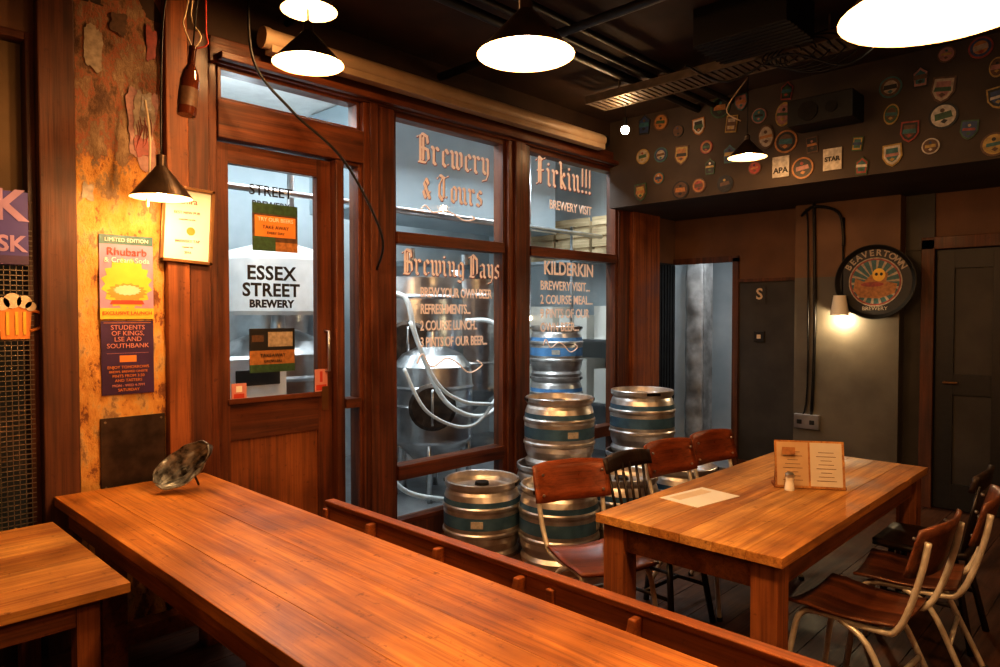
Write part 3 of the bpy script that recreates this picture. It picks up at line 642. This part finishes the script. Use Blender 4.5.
txt(sg,'BREWERY',(-1.80,6.42,1.655),.045,'b_cream',RB,'CENTER')
b=B()
b.tube([(-2.31,6.44,2.6),(-2.31,6.43,2.55),(-2.29,6.43,1.5),(-2.31,6.43,.70)],.014,'blackm',8,4)
b.tube([(-2.38,6.43,2.56),(-2.36,6.43,2.3),(-2.35,6.43,.95),(-2.40,6.43,.66)],.008,'blackm',8,4)
b.tube([(-2.42,6.43,2.5),(-2.3,6.41,2.57),(-2.1,6.42,2.5),(-2.06,6.43,2.3),(-2.06,6.43,2.2)],.013,'blackm',8,5)
b.make('wall_conduit')
b=B(); b.bb((-2.46,6.41,.57),(-2.24,6.449,.70),'steel'); 
for x in(-2.41,-2.30): b.bb((x-.022,6.404,.61),(x+.022,6.411,.65),'black')
b.make('wall_socket',bevel=.004)
b=B(); b.bb((-2.93,6.59,1.71),(-2.81,6.599,1.88),'walldk'); o=b.make('wall_letter_sign'); txt(o,'S',(-2.87,6.585,1.80),.15,'cream',RB,'CENTER',bold=.003)
b=B(); b.bb((-2.92,6.58,1.34),(-2.82,6.599,1.44),'black'); b.bb((-2.89,6.575,1.37),(-2.85,6.58,1.41),'cream'); b.make('light_switch',bevel=.003)
b=B(); b.bb((-1.39,6.62,.01),(-.51,6.66,2.13),'walldk')
for x0_,x1_ in((-1.38,-1.26),(-1.0,-.9),(-.64,-.52)): b.bb((x0_,6.60,.01),(x1_,6.62,2.13),'black')
for z0_,z1_ in((.01,.22),(.95,1.12),(1.98,2.13)):
    b.bb((-1.26,6.60,z0_),(-1.0,6.62,z1_),'black'); b.bb((-.9,6.60,z0_),(-.64,6.62,z1_),'black')
b.tube([(-1.32,6.60,1.05),(-1.32,6.56,1.05),(-1.22,6.56,1.05)],.01,'gold',8)
b.make('door_2',bevel=.004)
b=B(); b.bb((-1.49,6.56,0),(-1.395,6.598,2.22),'darkpost'); b.bb((-.505,6.56,0),(-.41,6.598,2.22),'darkpost'); b.bb((-1.49,6.56,2.14),(-.41,6.598,2.24),'darkpost'); b.make('trim_door_2',bevel=.004)
b=B(); b.bb((-3.08,6.575,0),(-2.49,6.6,.16),'darkpost'); b.make('baseboard_back')
# ------------------------------------------------------------ kegs
def keg(x,y,z,band='band',s=1,rz=0):
    b=B()
    pr=[(.20,.035),(.235,.0),(.250,.0),(.254,.03),(.236,.055),(.245,.075),(.256,.11),(.260,.145),(.268,.155),(.268,.17),(.260,.18),(.261,.205),(.261,.285),(.260,.31),(.268,.325),(.268,.34),(.260,.35),(.256,.385),(.245,.42),(.234,.44),(.252,.462),(.254,.492),(.248,.497),(.238,.492),(.234,.455),(.222,.43),(.12,.447),(.05,.45),(.045,.47),(.001,.47)]
    ms=['steel2']*(len(pr)-1)
    ms[11]=band; ms[16]=band; ms[-1]='blackm'; ms[-2]='blackm'
    b.lathe(pr,'steel2',(0,0,0),48,mats=ms)
    for k in range(2):
        a=k*math.pi+.5
        b.box((.2515*math.cos(a),.2515*math.sin(a),.478),(.008,.11,.022),'blackm',(0,0,a))
    b.box((.262*math.cos(-.9),.262*math.sin(-.9),.245),(.004,.08,.045),'b_white',(0,0,-.9))
    return b.make('beer_keg',loc=(x,y,z),rz=rz)
ks=[(-3.34,3.27),(-2.87,3.52),(-3.32,3.97),(-2.74,4.05),(-3.12,4.83),(-2.58,4.60)]
for i,(x,y) in enumerate(ks): keg(x,y,0,rz=i*1.3)
keg(-3.26,4.00,.498,rz=.4); keg(-3.09,4.86,.498,rz=2)
for z in(0,.498,.996): keg(-4.4,5.35,z,'bandb')
# ------------------------------------------------------------ tables
b=B(); xa,xb=-3.735,-.15; ys=[.855,1.02,1.29,1.555]
for i in range(3): b.bb((xa,ys[i]+.0004,.705),(xb,ys[i+1]-.0004,.75),['bar1','bar2','bar3'][i])
b.bb((xa+.05,.90,.60),(xb-.05,.94,.704),'pew'); b.bb((xa+.05,1.47,.60),(xb-.05,1.51,.704),'pew')
for x in(-3.35,-1.9,-.45):
    b.bb((x-.05,.93,0),(x+.05,1.03,.70),'pew'); b.bb((x-.05,1.38,0),(x+.05,1.48,.70),'pew'); b.bb((x-.04,1.03,.12),(x+.04,1.38,.20),'pew')
b.make('long_bar_table',bevel=.0025)
b=B()
for i in range(5): b.bb((-3.48+i*.196,-.75,.665),(-3.2845+i*.196,.79,.70),['t3','t1','t3','t1','t3'][i])
for x in(-3.4,-2.6):
    for y in(-.65,.68): b.bb((x-.035,y-.035,0),(x+.035,y+.035,.665),'tleg')
b.bb((-3.40,.62,.57),(-2.58,.65,.664),'tleg'); b.bb((-2.60,-.65,.57),(-2.57,.65,.664),'tlegh')
b.make('side_table',bevel=.002)
b=B(); px0,px1=-2.82,-.1
b.box(((px0+px1)/2,1.74,.60),(px1-px0,.026,.26),'pew',(math.radians(-8),0,0))
b.box(((px0+px1)/2,1.757,.725),(px1-px0,.05,.022),'pew')
b.bb((px0,1.30,.41),(px1,1.70,.44),'pew')
for x in(-2.42,-1.98,-1.56,-1.1,-.6):
    T=Matrix.Translation((x,1.72,.42))@Euler((math.pi/2,0,-math.pi/2)).to_matrix().to_4x4()
    b.prism([(0,.0),(.11,.0),(.02,.29),(-.035,.29)],.026,'pew',T)
for x in(px0,(px0+px1)/2,px1-.03): b.bb((x,1.34,0),(x+.03,1.72,.41),'pew'); b.bb((x,1.72,0),(x+.03,1.76,.70),'pew')
b.make('wooden_pew',bevel=.004)
b=B(); x0,x1,ya,yb=-1.755,-.955,2.40,4.42; nw=6; w=(x1-x0)/nw
for i in range(nw): b.bb((x0+i*w+.0003,ya,.712),(x0+(i+1)*w-.0003,yb,.75),['t1','t2','t3','t2','t1','t3'][i])
for y in(ya+.05,yb-.09): b.bb((x0+.10,y,.60),(x1-.10,y+.04,.711),'tlegh')
for x in(x0+.05,x1-.09): b.bb((x,ya+.10,.60),(x+.04,yb-.10,.711),'tlegh')
for x in(x0+.075,x1-.075):
    for y in(ya+.075,yb-.075): b.bb((x-.05,y-.05,0),(x+.05,y+.05,.711),'tleg')
b.make('dining_table',bevel=.002)
# ------------------------------------------------------------ chairs
def ply_chair(x,y,rz,ply='ply',metal='cream_metal'):
    b=B()
    def back(u,v):
        yy=(u-.5)*.43; c=1-(2*u-1)**2
        edge=.012*(abs(2*u-1)**4)
        z=.655+edge+(v*(.20-2*edge)); return Vector((-.215-.045*c-.05*v+ .0,yy,z))
    b.sheet(back,14,5,.011,ply)
    def seat(u,v):
        xx=-.17+v*.38; hw=.18+.025*v; yy=(u-.5)*2*hw
        z=.445+.02*(2*u-1)**2-.018*math.sin(v*math.pi)-.03*max(0,v-.8)**1*2; return Vector((xx,yy,z))
    b.sheet(seat,12,10,.011,ply)
    r=.0125
    for s in(-1,1):
        b.tube([(.24,s*.20,.0),(.20,s*.185,.30),(.17,s*.175,.405),(.10,s*.165,.425),(-.12,s*.165,.425),(-.18,s*.17,.45),(-.225,s*.180,.55),(-.265,s*.185,.70),(-.282,s*.185,.80)],r,metal,8,4)
        b.tube([(.02,s*.165,.42),(-.08,s*.172,.36),(-.17,s*.185,.18),(-.25,s*.205,0)],r,metal,8,4)
        b.cyl((.24,s*.20,0),.016,.02,'black',10); b.cyl((-.25,s*.205,0),.016,.02,'black',10)
        for zz in(.70,.80): b.sph((-.222-.012*(zz>.75),s*.172,zz),.008,'steel',1,6)
    b.tube([(.10,-.165,.422),(.10,.165,.422)],r,metal,8); b.tube([(-.15,-.168,.23),(-.15,.168,.23)],r*.8,metal,8); b.tube([(-.10,-.165,.422),(-.10,.165,.422)],r,metal,8)
    return b.make('plywood_chair',loc=(x,y,0),rz=rz)
def stick_chair(x,y,rz,mt='black_wood'):
    b=B()
    def seat(u,v):
        a=(u-.5)*2; xx=-.19+v*.40; hw=.15+.06*math.sin(v*math.pi*.8); return Vector((xx,a*hw,.45-.012*(1-a*a)*math.sin(v*math.pi)))
    b.sheet(seat,12,10,.03,mt)
    for s in(-1,1):
        b.tube([(.13,s*.13,.44),(.19,s*.19,0)],.016,mt,8); b.tube([(-.13,s*.11,.44),(-.22,s*.18,0)],.016,mt,8)
        b.tube([(.16,s*.155,.2),(-.17,s*.15,.2)],.010,mt,8)
    b.tube([(0,-.155,.2),(0,.155,.2)],.010,mt,8)
    for k in range(6):
        yy=-.13+.052*k; b.tube([(-.165,yy,.455),(-.235,yy*1.2,.80)],.008,mt,6)
    def top(u,v):
        a=(u-.5)*2; return Vector((-.225-.02*v-.03*(1-a*a)+.02,a*.20,.77+.09*v-.015*a*a*v))
    b.sheet(top,12,3,.02,mt)
    return b.make('spindle_back_chair',loc=(x,y,0),rz=rz)
ply_chair(-1.95,2.68,-.40); stick_chair(-1.88,3.15,-.05); ply_chair(-1.87,3.60,-.15); ply_chair(-1.84,4.08,-.15)
pi=math.pi
ply_chair(-.86,2.98,pi-.08,'plyd'); ply_chair(-.80,3.50,pi+.1,'plyd'); stick_chair(-.86,4.02,pi)
# ------------------------------------------------------------ table-top items
b=B(); b.bb((-.105,-.16,0),(.105,.16,.002),'paper'); b.bb((-.08,-.12,.002),(-.02,.12,.0024),'cream'); b.make('paper_menu',loc=(-1.56,2.95,.7505),rz=-.15)
b=B()
b.box((0,-.02,.115),(.32,.007,.23),'t3',(math.radians(-12),0,0))
b.box((-.078,-.0255,.117),(.145,.002,.21),'creamd',(math.radians(-12),0,0)); b.box((.076,-.0255,.117),(.145,.002,.21),'paperd',(math.radians(-12),0,0))
b.box((-.10,-.041,.183),(.06,.0015,.035),'b_orange',(math.radians(-12),0,0))
for i in range(8):
    for sx in(-.078,.076): b.box((sx,-.0275+(i-4)*.0042,.117+(i-4)*.019),(.09-.02*(i%3),.0015,.0025),'b_brown',(math.radians(-12),0,0))
b.box((0,.028,.11),(.30,.006,.22),'t3',(math.radians(14),0,0)); b.box((0,0,.008),(.33,.09,.014),'tleg')
b.make('menu_stand',loc=(-1.27,3.50,.751),rz=math.radians(32))
b=B(); b.lathe([(.001,0),(.022,0),(.023,.01),(.017,.045),(.021,.062),(.021,.066)],'paper',seg=20); b.lathe([(.022,.064),(.022,.078),(.014,.088),(.001,.09)],'steel',seg=20); b.make('salt_shaker',loc=(-1.31,3.37,.751))
# crumpled grey metal dish leaning back
b=B()
Rv=Vector((.718,.696,0)); Uv=Vector((0,0,1)); Fv=Vector((.696,-.718,0))
AX=(Rv*.235+Uv*.175-Fv*.05); WD=(Rv*.58-Uv*.66+Fv*.35).normalized(); NR=AX.normalized().cross(WD).normalized()
if NR.dot(Fv)<0: NR=-NR
def shell(u,v):
    a=(u-.5)*2; q=2*v-1; w=.080*math.sqrt(max(.004,1-abs(q)**2.3))*(1-.15*q)
    rip=.005*math.cos(a*15+v*2)*(1-abs(q)**3)+.016*mnoise.noise(Vector((a*2.3,v*4,1.7)))+.008*mnoise.noise(Vector((a*6,v*9,4.7)))
    return AX*v+WD*(a*w*(1+.04*math.sin(v*21)))+NR*(.055*a*a+.03*q*q+rip)
b.sheet(shell,44,34,.005,'grey')
for uu in(0,1): b.tube([shell(uu,k/24) for k in range(25)],.004,'grey',6)
c0=shell(.5,.5); b.tube([tuple(c0-NR*.01),tuple(c0-Fv*.09-Vector((0,0,c0.z+.02)))],.006,'plate',6)
zmin=min(q[2] for q in b.v)
b.make('metal_dish_ornament',loc=(-3.47,1.25,.752-zmin))
# ------------------------------------------------------------ world & camera
w=bpy.data.worlds.new('world'); S.world=w; w.use_nodes=True
w.node_tree.nodes['Background'].inputs[0].default_value=(.9,.55,.3,1); w.node_tree.nodes['Background'].inputs[1].default_value=.03
cam=bpy.data.cameras.new('camera'); co=bpy.data.objects.new('camera',cam); COL.objects.link(co)
cam.sensor_width=36; cam.lens=24.88; co.location=(0,0,1.6); co.rotation_euler=(math.radians(88.47),0,math.radians(44.1)); cam.clip_start=.05
S.camera=co
S.view_settings.view_transform='Standard'
try: S.view_settings.look='Medium High Contrast'
except Exception as e: print(e)
S.view_settings.exposure=.0
